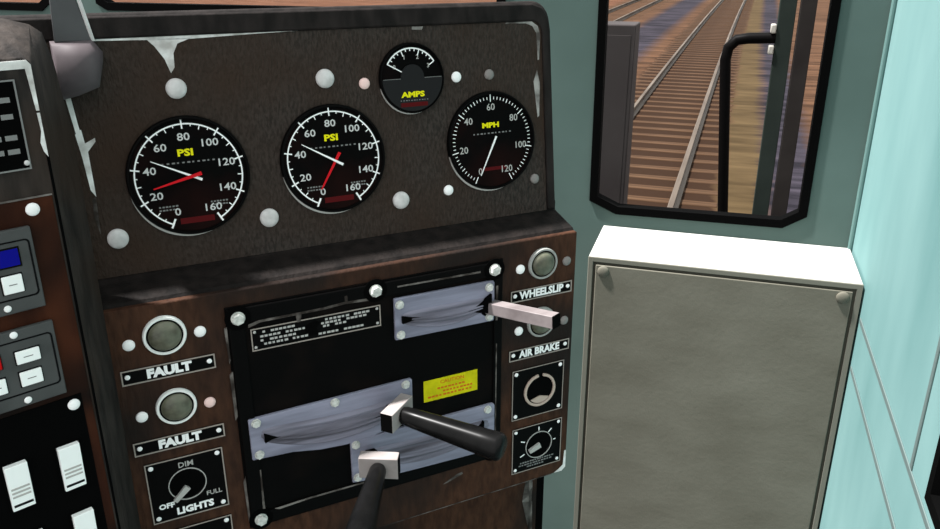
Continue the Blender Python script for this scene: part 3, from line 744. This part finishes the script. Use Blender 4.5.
for x, y, r in ((-.0206, 1.0335, .0058), (-.0217, 1.2329, .0060)):
    b = MB(); b.dome(x, y, r, .003, .0015 if y > 1.1 else .0024); b.build('screw', 'whitecap', sc_)
# legend board
g = thing('legend_board', 'black board with rows of grey print at the top of the side console', 'sign', LM @ T(-0.0822, 1.3078, .0))
b = MB(); b.box(-.07, .0665, -.0388, .0385, 0, .0018); b.build('board', 'blackmatte', g)
b = MB(); b.frame(-.07, .0665, -.0388, .0385, .0014, .0010, .0024); b.build('border', 'greymark', g)
b = MB()
for yy in (.022, .008, -.010, -.022):
    for k in range(10):
        a = -.062 + .0125*k; b.box(a, a + .0095, yy - .0022, yy + .0022, .0018, .0021)
b.build('small_print', 'greymark', g, smooth=False)
b = MB(); b.dome(.0635, -.0330, .0024, .0014, .0018, 12); b.build('screw', 'rivet', g)
# display unit
g = thing('display_unit', 'grey unit with a blue screen above a white square button', 'display', LM @ T(-0.0747, 1.1813, .0015))
def unit_body(g, y0, y1):
    b = MB(); b.box(-.047, .047, y0, y1, 0, .0055); b.build('case', 'unit', g, bevel=.0012)
    b = MB()
    def rr(x0, x1, a, c_, r):
        P = []
        for cx, cy, t0 in ((x1-r, c_-r, 0), (x0+r, c_-r, 90), (x0+r, a+r, 180), (x1-r, a+r, 270)):
            for k in range(5): P.append((cx + r*cos(radians(t0 + 22.5*k)), cy + r*sin(radians(t0 + 22.5*k))))
        return P
    b.loop(rr(-.0425, .0440, y0 + .013, y1 - .0100, .004), rr(-.0412, .0425, y0 + .0144, y1 - .0113, .003), .0053, .0060)
    b.build('inset_line', 'unitdark', g)
unit_body(g, -.0385, .0385)
b = MB(); b.box(-.030, .0345, .0045, .0232, .0050, .0060); b.build('screen_bezel', 'unitdark', g)
b = MB(); b.box(-.028, .0330, .0062, .0216, .0055, .0064); b.build('screen', 'blue', g)
def btn(g, x0, x1, y0, y1, mat='button', label=None):
    b = MB(); b.box(x0 - .001, x1 + .001, y0 - .001, y1 + .001, .0050, .0059); f = b.build('button_frame', 'unitdark', g)
    b = MB(); b.box(x0, x1, y0, y1, .0056, .0082); o = b.build('button', mat, g, bevel=.0008)
    if mat == 'button':
        b = MB(); b.box(x0 + (x1-x0)*.3, x1 - (x1-x0)*.3, (y0+y1)/2 - .0004, (y0+y1)/2 + .0004, .0082, .0084); b.build('legend_line', 'greymark', o)
    else: o['label'] = 'red square button'
btn(g, .0152, .0318, -.0186, -.0020); btn(g, -.008, .0086, -.0186, -.0020)
b = MB(); b.dome(.0156, -.0322, .0032, .0016, .0055, 14); b.build('screw', 'whitecap', g)
g = thing('keypad_unit', 'grey keypad unit with white buttons and one red button', 'keypad', LM @ T(-0.0722, 1.0888, .0015))
unit_body(g, -.0385, .0385)
btn(g, .0104, .0308, .0053, .0178); btn(g, .0104, .0290, -.0176, -.0032)
btn(g, -.0170, -.0018, .0058, .0190, 'redbutton'); btn(g, -.0170, -.0016, -.0188, -.0040)
for y in (.0343, -.0327):
    b = MB(); b.dome(.0130, y, .0034, .0016, .0055, 14); b.build('screw', 'whitecap', g)
# rocker switches
def rocker(label, x, y):
    g = thing('rocker_switch', label, 'switch', LM @ T(x - .0022, y + .0013, .0024), 'white rocker switches on the black panel')
    b = MB(); b.box(-.0115, .0115, -.0262, .0262, 0, .0012); b.build('bezel', 'blackmatte', g)
    b = MB(); b.loft([[(-.0100, -.0250, .001), (.0100, -.0250, .001), (.0100, .0250, .001), (-.0100, .0250, .001)],
                      [(-.0100, -.0250, .0045), (.0100, -.0250, .0045), (.0100, .0250, .0075), (-.0100, .0250, .0075)]])
    r = b.build('rocker', 'button', g, bevel=.0007)
    b = MB()
    for k, yy in enumerate((.0000, -.0045, -.0090)): b.box(-.0080, .0080, yy - .0009, yy + .0009, .0055, .0067 - .0003*k)
    b.build('grip_ridge', 'dullmark', r)
    b = MB(); b.box(-.0085, .0085, -.0205, -.0180, .0040, .0053); b.build('notch', 'unitdark', r)
    return g
r0 = rocker('upper right white rocker switch, nearest the seam of the side console', -.0322, .9683)
for lab, x, y in (('upper left white rocker switch, beside the picture edge', -.0799, .9690),
                  ('lower right white rocker switch, cut by the bottom edge', -.0316, .8885),
                  ('lower left rocker switch, only its top edge in view', -.0790, .8880)):
    r = copy_tree(r0); r.matrix_world = LM @ T(x - .0022, y + .0013, .0024); r['label'] = lab

# ------------------------------------------------------------------ light, world, camera
sun = bpy.data.lights.new('sun', 'SUN'); sun.energy = 13.0; sun.angle = radians(2.5); sun.color = (1, .985, .97)
so = bpy.data.objects.new('sun', sun); COL.objects.link(so)
so.rotation_euler = Vector((-.42, -.11, .90)).to_track_quat('Z', 'Y').to_euler()
w = bpy.data.worlds.new('world'); SC.world = w; w.use_nodes = True
w.node_tree.nodes['Background'].inputs['Color'].default_value = (.98, 1., 1., 1)
w.node_tree.nodes['Background'].inputs['Strength'].default_value = 1.35

cam = bpy.data.cameras.new('camera'); cam.sensor_width = 36; cam.lens = 814/940*36; cam.clip_start = .02; cam.clip_end = 500
co = bpy.data.objects.new('camera', cam); COL.objects.link(co); SC.camera = co
th = radians(21.3); hd = radians(17.05)
co.location = (0, 0, EYE); co.rotation_euler = (pi/2 - th, 0, hd)
SC.view_settings.view_transform = 'Standard'; SC.view_settings.look = 'None'; SC.view_settings.gamma = 1; SC.view_settings.exposure = 0
SC.view_settings.use_curve_mapping = False
